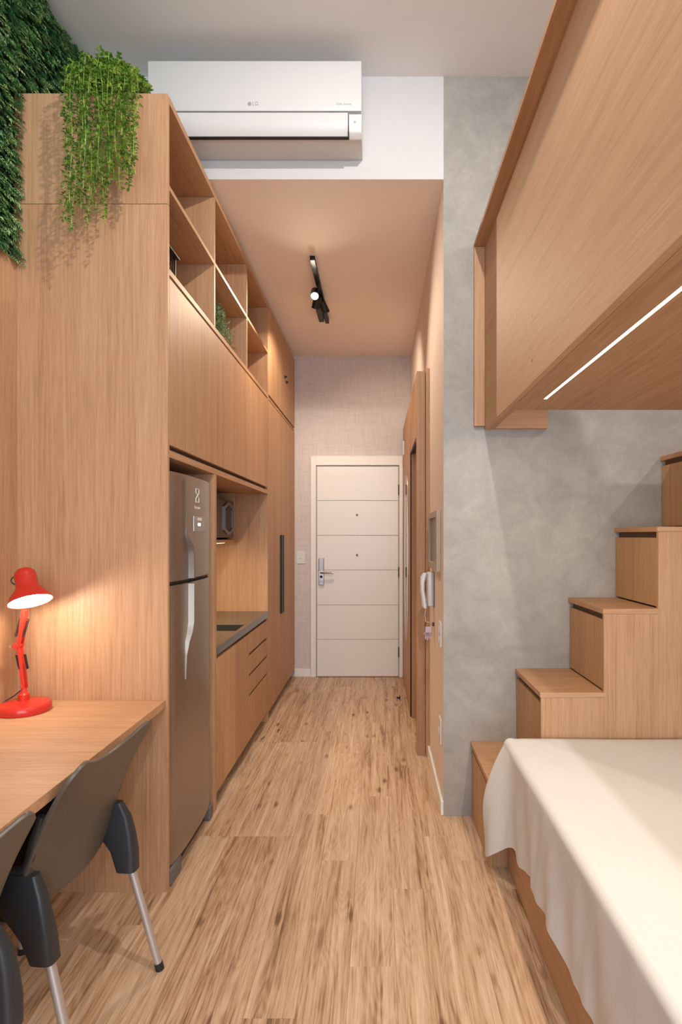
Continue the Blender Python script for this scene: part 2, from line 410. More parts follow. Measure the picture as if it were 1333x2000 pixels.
obj('thumb_turn', box(lx-.014, lx+.014, YF-.064, YF-.055, lz0+.03, lz0+.05), chrome, lk, .003)
for y in (957, 1117, 1272):
    z = 1.42-(y-1045)*.005145
    obj('hinge', MB().tube([(DX1+.002, YF-.038, z-.05), (DX1+.002, YF-.038, z+.05)], .007, 10), plain('hinge_steel', (.18, .17, .16), .35, .9), d1)

# ---- timber-clad bathroom door box on the right of the passage
XJ = .254
d2 = setting('door_2', 'tall timber clad doorway on the right of the passage', (.3, 4.6, 0))
ZT = 2.478
obj('near_jamb', box(XJ, XH-.026, 3.666, 3.74, 0, ZT), jamb_z, d2, .0015)
obj('jamb_edge_strip', box(XH-.024, XH, 3.640, 3.74, 0, ZT+.012), oak_z, d2, .0015)
obj('header_panel', box(XJ, XJ+.05, 3.742, 4.43, 2.065, ZT), oak_z, d2, .001)
obj('far_panel', box(XJ, XH, 4.455, YF-.037, .004, ZT), oak_z, d2, .001)
obj('inner_jamb', box(XJ+.012, XJ+.052, 4.41, 4.435, .002, 2.05), oak_z, d2, .001)
gp = MB(); gp.box(XJ+.002, XJ+.03, 4.437, 4.453, .002, 2.062); gp.box(XJ+.004, XJ+.03, 3.742, 4.453, 2.051, 2.064)
obj('gap_shade_strip', gp, black_metal, d2)  # black strips: the shade in the door gap put in as solid colour
obj('door_leaf', box(XJ+.054, XH, 3.742, 4.43, .006, 2.05), oak_z, d2, .001)
# oval mirror on it
mo = thing('oval_mirror', (XJ, 4.96, .461), 'tall narrow oval mirror on the timber panel beside the entrance door', 'mirror')
pts = []
for i in range(64):
    t = 2*math.pi*i/64; c, s = math.cos(t), math.sin(t)
    pts.append((4.96+.29*math.copysign(abs(c)**.9, c), 1.22+.76*math.copysign(abs(s)**.8, s)))
obj('mirror_glass', MB().prism(pts, 'x', XJ-.006, XJ), mirror_m, mo)
# small white plate high on the panel
sn = thing('door_sensor', (XJ, 5.42, 2.2), 'small white vertical sensor strip high on the timber panel', 'sensor')
obj('casing', box(XJ-.012, XJ, 5.40, 5.44, 2.18, 2.315), white_plastic, sn, .003)

# ================================================================== LEFT SIDE: cabinetry
XP, XW = -.834, -1.434        # front plane of the joinery, its back
YP = 2.258
ep = thing('end_panel', (-1.13, YP, 0), 'tall oak end panel beside the refrigerator, above and below the desk', 'panel')
obj('lower_board', box(XL+.002, XP, YP, YP+.018, 0, 2.735), oak_z, ep, .0008)
obj('upper_board', box(XL+.016, XP, YP, YP+.018, 2.737, 3.175), oak_z, ep, .0008)
lp = thing('wall_panelling', (XL, .5, 0), 'oak panelling on the left wall behind the desk', 'panel')
obj('board', box(XL+.001, XW, .62, YP-.001, 0, 2.51), oak_z, lp, .001)
obj('board', box(XL+.001, XW, -1.0, .617, 0, 2.51), oak_z, lp, .001)

y0, y1, y2, y3, y4, y5 = 2.277, 2.893, 2.93, 3.612, 3.646, 4.316
# open shelves
os_ = thing('open_shelf', (-1.13, y0, 2.463), 'open oak shelf compartments above the long upper cabinets', 'shelf')
obj('bottom_board', box(XW, XP, y0, y5, 2.463, 2.487), oak_y, os_, .0008)
obj('top_board', box(XW, XP, y0, y5, 3.147, 3.175), oak_y, os_, .0008)
obj('back_board', box(XW+.0005, XW+.012, y0, y5, 2.488, 3.146), oak_y, os_)
for a, b_ in ((y1+.009, y2-.009), (y3+.008, y4-.008)):
    obj('divider', box(XW+.013, XP-.0005, a, b_, 2.488, 3.146), oak_z, os_, .0006)
for a, b_ in ((y0+.001, y1+.008), (y2-.008, y3+.007), (y4-.007, y5)):
    obj('shelf_board', box(XW+.013, XP, a, b_, 2.802, 2.821), oak_y, os_, .0006)
# filler strip to the passage ceiling
fs = thing('ceiling_filler', (-.88, 4.3, 3.175), 'narrow oak filler strip closing the cabinets to the passage ceiling', 'filler')
obj('strip', box(XP-.045, XP-.027, YG+.045, YF, 3.176, ZH-.001), oak_y, fs)
# upper cabinets
ya, yb, yc = y0, 3.382, y5
for k, (a, b_, lab) in enumerate(((ya, yb, 'wide oak upper cabinet directly above the refrigerator'), (yb, yc, 'narrower oak upper cabinet above the sink counter'))):
    uc = thing('upper_cabinet', (-1.13, (a+b_)/2, 1.76), lab, 'cabinet')
    obj('body', box(XW, XP-.022, a+.0005, b_-.0005, 1.762, 2.462), oak_z, uc)
    obj('door', box(XP-.019, XP, a+.0015, b_-.0015, 1.782, 2.450), oak_z, uc, .0008)
    obj('grip_recess', box(XP-.0215, XP-.0195, a, b_, 1.762, 2.462), groove, uc)
bs = thing('lower_shelf_board', (-1.13, 3.3, 1.73), 'long oak board under the upper cabinets', 'board')
obj('board', box(XW, XP, y0, y5, 1.732, 1.7605), oak_y, bs, .0008)
# partition between fridge and kitchen
pt = thing('partition', (-1.13, 2.925, 0), 'oak partition between the refrigerator and the sink cabinet', 'panel')
obj('board', box(XW, XP, 2.906, 2.942, 0, 1.731), oak_z, pt, .0008)
# microwave niche
XN = -1.06
ns = thing('microwave_shelf', (-1.25, 3.6, 1.366), 'shallow oak shelf carrying the microwave', 'shelf')
obj('board', box(XW, XN, 2.943, y5, 1.366, 1.388), oak_y, ns, .0008)
obj('side_board', box(XW, XN, 4.215, 4.235, 1.3885, 1.731), oak_z, ns, .0008)
sl = thing('shelf_led', (-1.2, 3.4, 1.36), 'slim warm LED strip under the microwave shelf', 'light')
obj('diffuser', box(-1.16, -1.145, 3.0, 4.25, 1.360, 1.3655), emit('warm_led', (1, .78, .48), 6), sl)
a_ = area_light('shelf_led_light', (-1.15, 3.3, 1.355), (0, 0, 0), .03, 1.0, 9, (1, .74, .42))
mw = thing('microwave', (-1.2, 3.9, 1.388), 'dark microwave with a grey blue octagonal trim ring', 'microwave')
obj('body', box(-1.40, XN-.03, 3.66, 4.19, 1.40, 1.67), black_metal, mw, .006)
obj('door', box(XN-.03, XN-.004, 3.662, 4.188, 1.402, 1.668), plain('dark_brown_glass', (.05, .028, .018), .15), mw, .004)
for yy in (3.70, 4.15): obj('foot', box(-1.3, -1.1, yy-.02, yy+.02, 1.388, 1.40), black_metal, mw)
def octo(cy, cz, hy, hz, k): return [(cy-hy, cz-hz+k), (cy-hy, cz+hz-k), (cy-hy*.25, cz+hz), (cy+hy*.25, cz+hz), (cy+hy, cz+hz-k), (cy+hy, cz-hz+k), (cy+hy*.25, cz-hz), (cy-hy*.25, cz-hz)]
ring = MB(); A = octo(4.045, 1.537, .135, .115, .035); B = octo(4.045, 1.537, .098, .092, .03)
vs = [(XN+.004, *p) for p in A]+[(XN+.004, *p) for p in B]+[(XN-.004, *p) for p in A]+[(XN-.004, *p) for p in B]
n = 8; f_ = []
for i in range(n):
    j = (i+1) % n; f_ += [(i, j, n+j, n+i), (2*n+i, 3*n+i, 3*n+j, 2*n+j), (i, 2*n+i, 2*n+j, j), (n+i, n+j, 3*n+j, 3*n+i)]
obj('trim_ring', ring.add(vs, f_), blue_grey, mw)
obj('window', MB().prism(octo(4.045, 1.537, .085, .082, .03), 'x', XN-.004, XN-.001), glass_dark, mw)

# ---- refrigerator
rf = thing('refrigerator', (-1.13, 2.58, 0), 'tall stainless steel top-freezer refrigerator', 'refrigerator')
FY0, FY1, FX = 2.290, 2.868, -.826
obj('body', box(-1.40, FX-.075, FY0+.004, FY1-.004, .05, 1.672), plain('fridge_side_grey', (.22, .21, .20), .4, .3), rf, .006)
def fdoor(z0, z1):
    m = MB(); W = (FY1-FY0)/2; cy = (FY0+FY1)/2; n = 20; pts = []
    for i in range(n+1):
        t = -1+2*i/n
        pts.append((FX-.020*abs(t)**3.2-(.012 if abs(t) == 1 else 0), cy+W*t))
    pts += [(FX-.068, FY1), (FX-.068, FY0)]
    return m.prism(pts, 'z', z0, z1)
FG = 1.220
obj('freezer_door', fdoor(FG+.009, 1.680), steel, rf, smooth=True)
obj('main_door', fdoor(.075, FG-.008), steel, rf, smooth=True)
obj('door_gap', box(-.96, FX-.03, FY0+.01, FY1-.01, FG-.007, FG+.008), black_metal, rf)
obj('kick_plate', box(-.96, FX-.03, FY0+.07, FY1-.07, .015, .072), black_metal, rf)
for yy, e in ((FY0, .12), (FY1-.05, .05)):
    obj('foot_cover', box(-.94, FX-.004, yy, yy+e, .002, .070), plain('foot_grey', (.12, .12, .12), .45), rf, .008)
def grip(zlist):
    m = MB(); rings = []
    for z, yc_, hw, out in zlist:
        rings.append([(FX-.006, yc_-hw, z), (FX+out, yc_-hw*.6, z), (FX+out, yc_+hw*.6, z), (FX-.006, yc_+hw, z)])
    return m.loft(rings)
hd = plain('handle_steel', (.40, .36, .32), .46, .8, noise=.02)
obj('main_handle', grip([(.80, 2.443, .002, .002), (.90, 2.446, .004, .006), (.96, 2.452, .010, .016), (1.00, 2.478, .013, .022), (1.04, 2.490, .011, .024), (FG-.012, 2.490, .010, .024)]), hd, rf, smooth=True)
obj('freezer_handle', grip([(FG+.012, 2.490, .010, .024), (1.34, 2.490, .010, .022), (1.375, 2.478, .013, .020), (1.42, 2.447, .006, .008), (1.46, 2.440, .002, .002)]), plain('handle_shade_steel', (.24, .21, .19), .45, .85), rf, smooth=True)  # darker copy of the handle steel, its shade put into the colour
obj('door_line', box(FX-.004, FX+.0015, 2.428, 2.434, 1.44, 1.66), plain('line_brown', (.10, .07, .05), .5), rf)
dp = obj('display', box(FX-.003, FX+.004, 2.545, 2.70, 1.435, 1.505), plain('display_panel', (.30, .28, .27), .15, .4), rf, .003)
obj('display_glow', box(FX+.004, FX+.0048, 2.60, 2.635, 1.462, 1.475), emit('display_light', (1, 1, 1), 2), dp)
obj('display_label', box(FX+.004, FX+.0048, 2.595, 2.655, 1.487, 1.499), light_print, dp)
# emblem: two stacked facing arcs in a square, plus word
em = MB(); ez, ey = 1.600, 2.600
for s in (1, -1):
    em.tube([(FX+.001, ey-.022, ez+s*.030), (FX+.001, ey+.022, ez+s*.030)], .0022, 6)
    em.tube([(FX+.001, ey-.022, ez+s*.030), (FX+.001, ey-.020, ez+s*.012), (FX+.001, ey, ez), (FX+.001, ey+.020, ez+s*.012), (FX+.001, ey+.022, ez+s*.030)], .0022, 6)
obj('emblem', em, light_print, rf)
text('brand_lettering', 'Electrolux', .020, light_print, rf, (FX+.0012, ey, ez-.055), (R(90), 0, R(90)))

# ---- base cabinets, counter, sink
ct = thing('countertop', (-1.13, 3.63, .795), 'dark polished stone worktop with a sink cut-out', 'countertop')
SX0, SX1, SY0, SY1 = -1.30, -.858, 3.43, 3.665
cm = MB()
cm.box(XW, SX0, 2.944, y5-.001, .797, .841); cm.box(SX1, XP+.002, 2.944, y5-.001, .797, .841)
cm.box(SX0, SX1, 2.944, SY0, .797, .841); cm.box(SX0, SX1, SY1, y5-.001, .797, .841)
obj('slab', cm, granite, ct)
sk = thing('sink', (-1.08, 3.55, .65), 'dark sink basin set into the worktop', 'sink')
sm = MB(); sm.box(SX0-.004, SX0-.001, SY0, SY1, .66, .796); sm.box(SX1+.001, SX1+.004, SY0, SY1, .66, .796)
sm.box(SX0, SX1, SY0-.004, SY0-.001, .66, .796); sm.box(SX0, SX1, SY1+.001, SY1+.004, .66, .796); sm.box(SX0-.004, SX1+.004, SY0-.004, SY1+.004, .655, .66)
obj('basin', sm, dark_sink, sk)
bc = thing('base_cabinet', (-1.13, 3.3, 0), 'oak base cabinet with doors under the sink worktop', 'cabinet')
ym = 3.688
def carcassbox(a, b_, par, z0, z1):
    m = MB(); m.box(XW, XP-.022, a, a+.016, z0, z1); m.box(XW, XP-.022, b_-.016, b_, z0, z1); m.box(XW, XP-.022, a+.016, b_-.016, z0, z0+.016); m.box(XW, XW+.01, a+.016, b_-.016, z0+.016, z1)
    m.box(XP-.04, XP-.022, a+.016, b_-.016, z0+.016, z1)
    return obj('body', m, carcass, par)
carcassbox(2.944, ym, bc, .085, .796)
obj('top_rail', box(XP-.030, XP-.012, 2.944, ym, .787, .7965), oak_y, bc)
obj('door', box(XP-.019, XP, 2.945, 3.3145, .085, .776), oak_z, bc, .0008)
obj('door', box(XP-.019, XP, 3.3165, ym-.0015, .085, .776), oak_z, bc, .0008)
obj('toe_kick', box(XP-.09, XP-.075, 2.944, ym, 0, .084), plain('toe_kick_brown', (.05, .035, .025), .5), bc)
dc = thing('drawer_cabinet', (-1.13, 4.0, 0), 'oak cabinet of four stacked drawers beside the wardrobe', 'cabinet')
carcassbox(ym, y5-.001, dc, .085, .796)
obj('top_rail', box(XP-.030, XP-.012, ym, y5-.001, .787, .7965), oak_y, dc)
for a, b_ in ((.085, .366), (.384, .497), (.516, .632), (.651, .776)):
    obj('drawer_front', box(XP-.019, XP, ym+.0015, y5-.003, a, b_), oak_z, dc, .0008)
obj('toe_kick', box(XP-.09, XP-.075, ym, y5-.001, 0, .084), plain('toe_kick_brown2', (.05, .035, .025), .5), dc)
# ---- wardrobe
wr = thing('wardrobe', (-1.13, 5.0, 0), 'full-height oak wardrobe at the end of the cabinets beside the entrance', 'wardrobe')
WY0, WY1 = y5, YF-.003
m = MB(); m.box(XW, XP, WY0+.0005, WY0+.030, 0, 3.175)
obj('side_panel', m, oak_z, wr, .0008)
m = MB(); m.box(XW, XP-.025, WY0+.031, WY1, .07, 3.175)
obj('body', m, carcass, wr)
ysm = 4.925
for a, b_ in ((WY0+.032, ysm-.001), (ysm+.001, WY1)):
    obj('tall_door', box(XP-.019, XP, a, b_, .066, 2.452), oak_z, wr, .0008)
    obj('top_door', box(XP-.019, XP, a, b_, 2.497, 3.135 if a > 5 else 3.174), oak_z, wr, .0008)
obj('middle_rail', box(XP-.022, XP-.002, WY0+.031, WY1, 2.462, 2.479), oak_y, wr)
obj('toe_kick', box(XP-.09, XP-.075, WY0+.031, WY1, 0, .069), carcass, wr)
for yy, wd in ((4.885, .050), (4.965, .036)):
    h = MB().box(XP+.0005, XP+.016, yy-wd/2, yy+wd/2, .748, 1.42)
    obj('handle', h, black_metal, wr, .001)
# two small black hooks on the upper door
for yy in (5.10, 5.17):
    hk = thing('small_hook', (XP, yy, 2.82), 'small black knob on the top wardrobe door, '+('nearer one' if yy < 5.15 else 'lower one nearer the entrance door'), 'hook')
    zz = 2.84 if yy < 5.15 else 2.81
    obj('plate', box(XP, XP+.006, yy-.018, yy+.018, zz-.012, zz+.012), black_metal, hk, .002)
    obj('peg', MB().tube([(XP+.004, yy, zz), (XP+.022, yy, zz)], .007, 10), black_metal, hk)

# ---- desk
dk = thing('desk', (-1.13, 1.0, .735), 'long oak desk top along the left wall', 'desk')
obj('top', box(XW+.001, -.842, -.9, YP-.001, .735, .765), oak_x, dk, .0012)
obj('back_rail', box(XW+.001, XW+.02, -.9, YP-.001, .66, .734), oak_y, dk)
obj('leg_panel', box(XW+.001, -.87, -.9, -.88, 0, .734), oak_z, dk)

# ---- air conditioner
AX0, AX1 = -1.078, -.075
ac = thing('air_conditioner', (-.58, YG, 3.31), 'white split air conditioner on the wall above the passage', 'air conditioner')
prof = [(YG-.001, 3.315), (2.74, 3.308), (2.715, 3.309), (2.69, 3.325), (2.676, 3.36), (2.672, 3.40), (2.672, 3.62), (2.69, 3.638), (YG-.001, 3.640)]
obj('body', MB().prism(prof, 'x', AX0, AX1), white_plastic, ac, .004, smooth=True)
obj('seam_line', box(AX0+.002, AX1-.002, 2.668, 2.673, 3.399, 3.405), plain('seam_grey', (.25, .26, .27), .6), ac)
obj('front_panel', box(AX0, AX1, 2.660, 2.671, 3.406, 3.641), white_plastic, ac, .005, 3, smooth=True)
def louver(u, v):
    z = 3.312+.086*v; t = v
    y = 2.668+.034*(1-t)**2.2
    return (AX0+.05+(AX1-.065-AX0-.05)*u, y-.004, z), (0, -1, -.6*(1-t))
obj('louver', MB().sheet(louver, 4, 10, .005), white_plastic, ac, smooth=True)
gap = MB(); gap.box(AX0+.04, AX1-.060, 2.694, 2.709, 3.3035, 3.3085); gap.box(AX1-.063, AX1-.060, 2.667, 2.705, 3.312, 3.395)
obj('louver_gap', gap, black_metal, ac)
text('brand_lettering', 'LG', .024, grey_print, ac, (-.573, 2.6595, 3.438), (R(90), 0, 0))
obj('brand_disc', MB().lathe([(0, 0), (.009, 0), (.009, .0006)], 20, Matrix.Translation((-.600, 2.6598, 3.438)) @ Matrix.Rotation(R(90), 4, 'X')), grey_print, ac)
text('model_lettering', 'DUAL Inverter', .0115, grey_print, ac, (-.158, 2.6595, 3.437), (R(90), 0, 0))
text('display_lettering', '88', .012, grey_print, ac, (-.107, 2.6695, 3.362), (R(90), 0, 0))

# ================================================================== GREEN WALL
def quad_leaf(mb, base, d, side, nrm, ln, wd, curl=.25):
    """six-vertex folded leaf"""
    b0 = base; m1 = base+d*ln*.45+nrm*ln*.06; tip = base+d*ln-nrm*ln*curl*.4
    e = nrm*wd*.25
    n = len(mb.v)
    mb.v += [tuple(b0), tuple(m1+side*wd*.5+e), tuple(tip), tuple(m1-side*wd*.5+e), tuple(m1)]
    mb.f += [(n, n+1, n+4), (n+1, n+2, n+4), (n, n+4, n+3), (n+4, n+2, n+3)]
gw = thing('green_wall', (XL, 1.9, 2.51), 'panel of dense artificial ferns covering the upper left wall', 'plant wall')
obj('backing', box(XL+.001, XL+.012, 1.36, YG-.03, 2.511, ZC-.005), plain('dark_green_mesh', (.012, .03, .012), .9), gw)
rng = random.Random(11)
fl = MB()
for _ in range(6200):
    y = rng.uniform(1.35, YG-.045); z = rng.uniform(2.512, ZC-.035)
    if y > 2.25 and z < 3.14: continue
    b0 = Vector((XL+.012+rng.uniform(.0, .028 if y < 2.0 or z > 3.2 else .014), y, z))
    lean = rng.uniform(.45, 1.1)
    d = Vector((lean*.8, rng.uniform(-.8, .8), -rng.uniform(.25, 1.0))).normalized()
    nrm = Vector((.7, rng.uniform(-.3, .3), .55)).normalized(); side = d.cross(nrm).normalized(); nrm = side.cross(d).normalized()
    ln = rng.uniform(.042, .070)
    k = 4
    quad_leaf(fl, b0+d*ln*.55, d, side, nrm, ln*.5, ln*.16)
    for q in range(k):
        t = .18+.75*q/k; w_ = ln*.42*(1-.45*q/k)
        for s in (1, -1):
            dd = (d*.75+side*s*.7+nrm*.15).normalized(); ss = dd.cross(nrm).normalized()
            quad_leaf(fl, b0+d*ln*t, dd, ss, nrm, w_, w_*.42)
ob = obj('fern_foliage', fl, fern_m, gw, fix=False); ob['kind'] = 'stuff'

# ================================================================== TRAILING PLANT on top of the end panel
tp = thing('trailing_plant', (-1.08, 2.33, 3.176), 'bright green trailing plant hanging over the oak end panel', 'plant')
obj('pot', MB().lathe([(.055, 0), (.07, .09), (.064, .09), (.05, .012)], 24, Matrix.Translation((-1.08, 2.345, 3.176))), plain('pot_clay', (.10, .07, .05), .7), tp)
rng = random.Random(3)
ends = []
for i in range(36):
    u = i/35; px = 130+u*136+rng.uniform(-4, 4)
    if px < 152: zz = rng.uniform(2.52, 2.62)
    elif px < 208: zz = rng.uniform(2.56, 2.73)
    else: zz = rng.uniform(2.69, 2.80)
    ends.append((px, zz))
for (px, ze) in ends:
    sm_ = MB()
    yy = rng.uniform(2.07, 2.19); xx = (px-738)*yy/1110
    st = Vector((-1.08+(xx+1.08)*.35, 2.33, 3.25)); uq = (px-198)/68; top = Vector((xx*.6+.4*-1.08, 2.28, 3.265-.05*uq*uq+rng.uniform(-.02, .01))); over = Vector((xx*.95-.05*1.08, yy+.01, 3.215-.06*uq*uq+rng.uniform(-.05, .03)))
    path = [st, top, over]
    z = over.z-.05; wob = rng.uniform(0, 6)
    while z > ze:
        path.append(Vector((xx+.007*math.sin(wob+z*16), yy+.005*math.sin(wob*2+z*13), z))); z -= .045
    sm_.tube(path, .0012, 4)
    for a, b_ in zip(path[1:], path[2:]):
        L_ = (b_-a).length; nn = max(2, int(L_/.0068))
        for q in range(nn):
            p = a.lerp(b_, q/nn); th = rng.uniform(0, 6.283)
            d = Vector((math.cos(th), math.sin(th)*.8-.25, rng.uniform(-.6, .35))).normalized()
            side = d.cross(Vector((0, 0, 1))).normalized(); nrm = side.cross(d).normalized()
            quad_leaf(sm_, p, d, side, nrm, rng.uniform(.015, .024), rng.uniform(.009, .014), .1)
    obj('strand', sm_, vine_m, tp, fix=False)
cl = MB()
for _ in range(900):
    th = rng.uniform(0, 6.283); r = math.sqrt(rng.random())*.145
    hgt = (1-(r/.16)**2)*.115
    p = Vector((-1.065+r*math.cos(th), 2.27+r*math.sin(th)*.62, 3.185+hgt*rng.uniform(.35, 1)))
    d = Vector((math.cos(th)+rng.uniform(-.5, .5), math.sin(th)+rng.uniform(-.5, .5), rng.uniform(-.2, .9))).normalized()
    side = d.cross(Vector((0, 0, 1))).normalized(); nrm = side.cross(d).normalized()
    quad_leaf(cl, p, d, side, nrm, rng.uniform(.018, .03), rng.uniform(.012, .02), .1)
o = obj('crown_leaves', cl, vine_m, tp, fix=False); o['kind'] = 'stuff'

# ---- small plant on the shelf
pp = thing('shelf_plant', (-.96, 3.24, 2.488), 'small grey green bushy plant in the open shelf', 'plant')
obj('pot', MB().lathe([(.03, 0), (.042, .07), (.038, .07), (.028, .01)], 20, Matrix.Translation((-.97, 3.24, 2.488))), plain('pot_white', (.55, .53, .48), .5), pp)
hm = MB()
for _ in range(120):
    th = rng.uniform(0, 6.283); el = rng.uniform(.0, 1.4)
    tip = Vector((-.935+.11*math.cos(th)*math.cos(el), 3.27+.15*math.sin(th)*math.cos(el), 2.575+.19*math.sin(el)-.075*math.cos(el)))
    tip.x = min(tip.x, -.838); tip.y = max(tip.y, 2.95)
    s0 = Vector((-.96, 3.25, 2.55)); mid = (s0+tip)/2+Vector((0, 0, .05))
    hm.tube([s0, mid, tip], .001, 3)
    for q in range(16):
        p = mid.lerp(tip, q/15); a = rng.uniform(0, 6.283)
        d = Vector((math.cos(a), math.sin(a), rng.uniform(-.3, .6))).normalized(); side = d.cross(Vector((0, 0, 1))).normalized(); nrm = side.cross(d)
        quad_leaf(hm, p, d, side, nrm, rng.uniform(.013, .024), rng.uniform(.008, .014), .1)
o = obj('foliage', hm, herb_m, pp, fix=False); o['kind'] = 'stuff'
# ---- lantern on the shelf
ln_ = thing('lantern', (-.905, 2.38, 2.488), 'small black lantern with lattice sides in the nearest shelf bay', 'lantern')
lx0, lx1, ly0, ly1 = -.965, -.862, 2.300, 2.428
for a in (lx0, lx1-.006):
    for b_ in (ly0, ly1-.006): obj('post', box(a, a+.006, b_, b_+.006, 2.495, 2.600), black_metal, ln_)
obj('roof_plate', box(lx0-.012, lx1+.012, ly0-.012, ly1+.016, 2.600, 2.608), black_metal, ln_, .001)
obj('base_plate', box(lx0-.006, lx1+.006, ly0-.006, ly1+.006, 2.488, 2.495), black_metal, ln_, .001)
lt = MB()
for q in range(3):
    yq = ly0+.008+q*.038; lt.tube([(lx1-.003, yq, 2.50), (lx1-.003, yq+.022, 2.598)], .0018, 5); lt.tube([(lx1-.003, yq+.022, 2.50), (lx1-.003, yq, 2.598)], .0018, 5)
    xq = lx0+.012+q*.026; lt.tube([(xq, ly1-.003, 2.50), (xq+.02, ly1-.003, 2.598)], .0018, 5)
obj('lattice', lt, black_metal, ln_)
obj('glass_jar', MB().lathe([(.03, 0), (.034, .04), (.03, .09), (.02, .098)], 20, Matrix.Translation((-.91, 2.347, 2.4955))), plain('frosted_glass', (.45, .45, .42), .15), ln_, smooth=True)

# ================================================================== TRACK LIGHT in the passage
tl = thing('track_light', (-.42, 4.2, ZH), 'black ceiling track with spotlight heads in the passage', 'track light')
obj('track', box(-.437, -.405, 3.66, 4.76, ZH-.030, ZH-.0005), black_metal, tl, .002)
obj('driver_box', box(-.480, -.438, 4.38, 4.66, ZH-.055, ZH-.0005), black_metal, tl, .003)
def head(y, x, tgt, power, ang):
    p = Vector((x, y, 3.115)); d = (Vector(tgt)-p).normalized()
    q = d.to_track_quat('-Z', 'Y').to_matrix().to_4x4(); M = Matrix.Translation(p) @ q
    h = obj('spot_head', MB().lathe([(.020, .075), (.028, .07), (.030, -.012), (.026, -.014), (.024, .004), (0, .004)], 24, M), black_metal, tl, smooth=True)
    obj('stem', MB().tube([(-.421, y, ZH-.03), (-.421, y, 3.14), (x, y, 3.14)], .007, 8), black_metal, h)
    obj('lens', MB().lathe([(0, 0), (.024, 0), (.024, .002)], 24, Matrix.Translation(p-d*.0005) @ q), spot_m, h)
    spot_light('passage_spot_light', p+d*.02, tgt, power, (1.0, .83, .62), ang, .7, .02)
head(4.02, -.445, (-.25, 1.6, .6), 55, 130)
head(4.22, -.460, (-.83, 4.85, 1.9), 34, 110)
head(4.30, -.395, (.3, 5.2, 1.6), 34, 120)

# ================================================================== RIGHT SIDE: loft, stair, bed
LX0, LX1 = .540, 2.9
LY0, LY1 = -.9, 2.43
lf = thing('loft_bed_platform', (1.6, 1.0, 1.955), 'raised oak clad loft platform with a solid guard panel', 'loft')
obj('guard_panel', box(LX0, LX0+.022, LY0, YG-.006, 1.952, 2.868), wood('oak_loft', 'y', (.59, .375, .225), (.53, .32, .18), (.44, .25, .13), .62), lf, .001)
obj('guard_liner', box(LX0+.023, LX0+.045, LY0, YG-.006, 1.952, 2.868), oak_y, lf, .001)
obj('top_rail', box(.486, LX0+.05, LY0, YG-.002, 2.869, 2.889), oak_y, lf, .001)
obj('end_rail', box(.486, LX0-.001, YG-.022, YG-.002, 1.968, 2.868), oak_z, lf, .001)
obj('soffit_board', MB().box(LX0+.0455, .654, LY0, LY1, 1.955, 1.975).box(.667, LX1, LY0, LY1, 1.955, 1.975).box(.654, .667, 2.24, LY1, 1.955, 1.975), oak_y, lf)
obj('platform_deck', box(LX0+.0455, LX1, LY0, LY1, 1.985, 2.10), oak_y, lf)
obj('landing_board', box(.587, .855, YG-.024, YG-.002, 1.955, 2.10), oak_x, lf, .001)
ls = obj('led_strip', box(.6545, .6665, LY0+.1, 2.239, 1.9555, 1.975), led_m, lf)
area_light('loft_led_light', (.66, 1.1, 1.95), (0, 0, 0), .02, 2.2, 17, (1.0, .79, .54))
for (y_, z_) in ((2.216, 2.28), (1.985, 2.19), (1.985, 2.03)):      # screw caps
    cp = obj('screw_cap', MB().lathe([(0, -.0008), (.006, -.0008), (.006, .001)], 14, Matrix.Translation((LX0-.0003, y_, z_)) @ Matrix.Rotation(R(90), 4, 'Y')), plain('cap_brown', (.32, .17, .09), .5), lf)

stx = [.474, .700, .969, 1.202, 1.435, 1.668]; stz = [.378, .746, 1.104, 1.456, 1.816]
sr = thing('storage_stair', (.9, 2.65, 0), 'oak storage stair of boxy steps with drawer risers against the grey wall', 'stair')
SY = 2.432
for i in range(5):
    xa, xb = stx[i], stx[i+1]; zt = stz[i]; zl = stz[i-1] if i else 0
    xe = xb+.012 if i < 4 else 2.0
    obj('tread', box(xa-.004, xe, SY, YG-.002, zt-.022, zt), oak_x if i else oak_x, sr, .001)
    obj('riser_drawer', box(xa+.002, xa+.018, SY+.018, YG-.006, zl+.008, zt-.048), wood('oak_riser%d' % i, 'z', (.54, .335, .175), (.47, .275, .135), (.37, .20, .09)), sr, .001)
    obj('grip_gap', box(xa+.020, xa+.026, SY+.018, YG-.006, zl+.001, zt-.0225), plain('grip_shadow%d' % i, (.12, .07, .035), .7), sr)
    # camera-facing side board
    obj('side_board', box(xa+.0003, xe-.012 if i < 4 else 2.0, SY+.001, SY+.017, 0.0, zt-.0225), oak_z, sr)
    obj('core', box(xa+.028, xe-.012 if i < 4 else 2.0, SY+.019, YG-.006, 0.002, zt-.0225), carcass, sr)

# ---- bed
bd = thing('bed', (1.25, 1.4, 0), 'oak box bed base beside the storage stair', 'bed')
BX0, BX1, BY0, BY1 = .556, 1.98, .42, 2.418
obj('side_board', box(BX0, BX0+.02, BY0, BY1, 0, .30), oak_y, bd, .001)
obj('side_board', box(BX1-.02, BX1, BY0, BY1, 0, .30), oak_y, bd, .001)
obj('end_board', box(BX0+.021, BX1-.021, BY0, BY0+.02, 0, .30), oak_x, bd, .001)
obj('end_board', box(BX0+.021, BX1-.021, BY1-.02, BY1, 0, .30), oak_x, bd, .001)
obj('slat_deck', box(BX0+.021, BX1-.021, BY0+.021, BY1-.021, .27, .299), oak_x, bd)
mt = thing('mattress', (1.25, 1.4, .30), 'thick mattress under the white sheet', 'mattress')
obj('cushion', box(.550, 1.975, .43, 2.410, .3005, .550), mattress_m, mt, .03, 3, smooth=True)
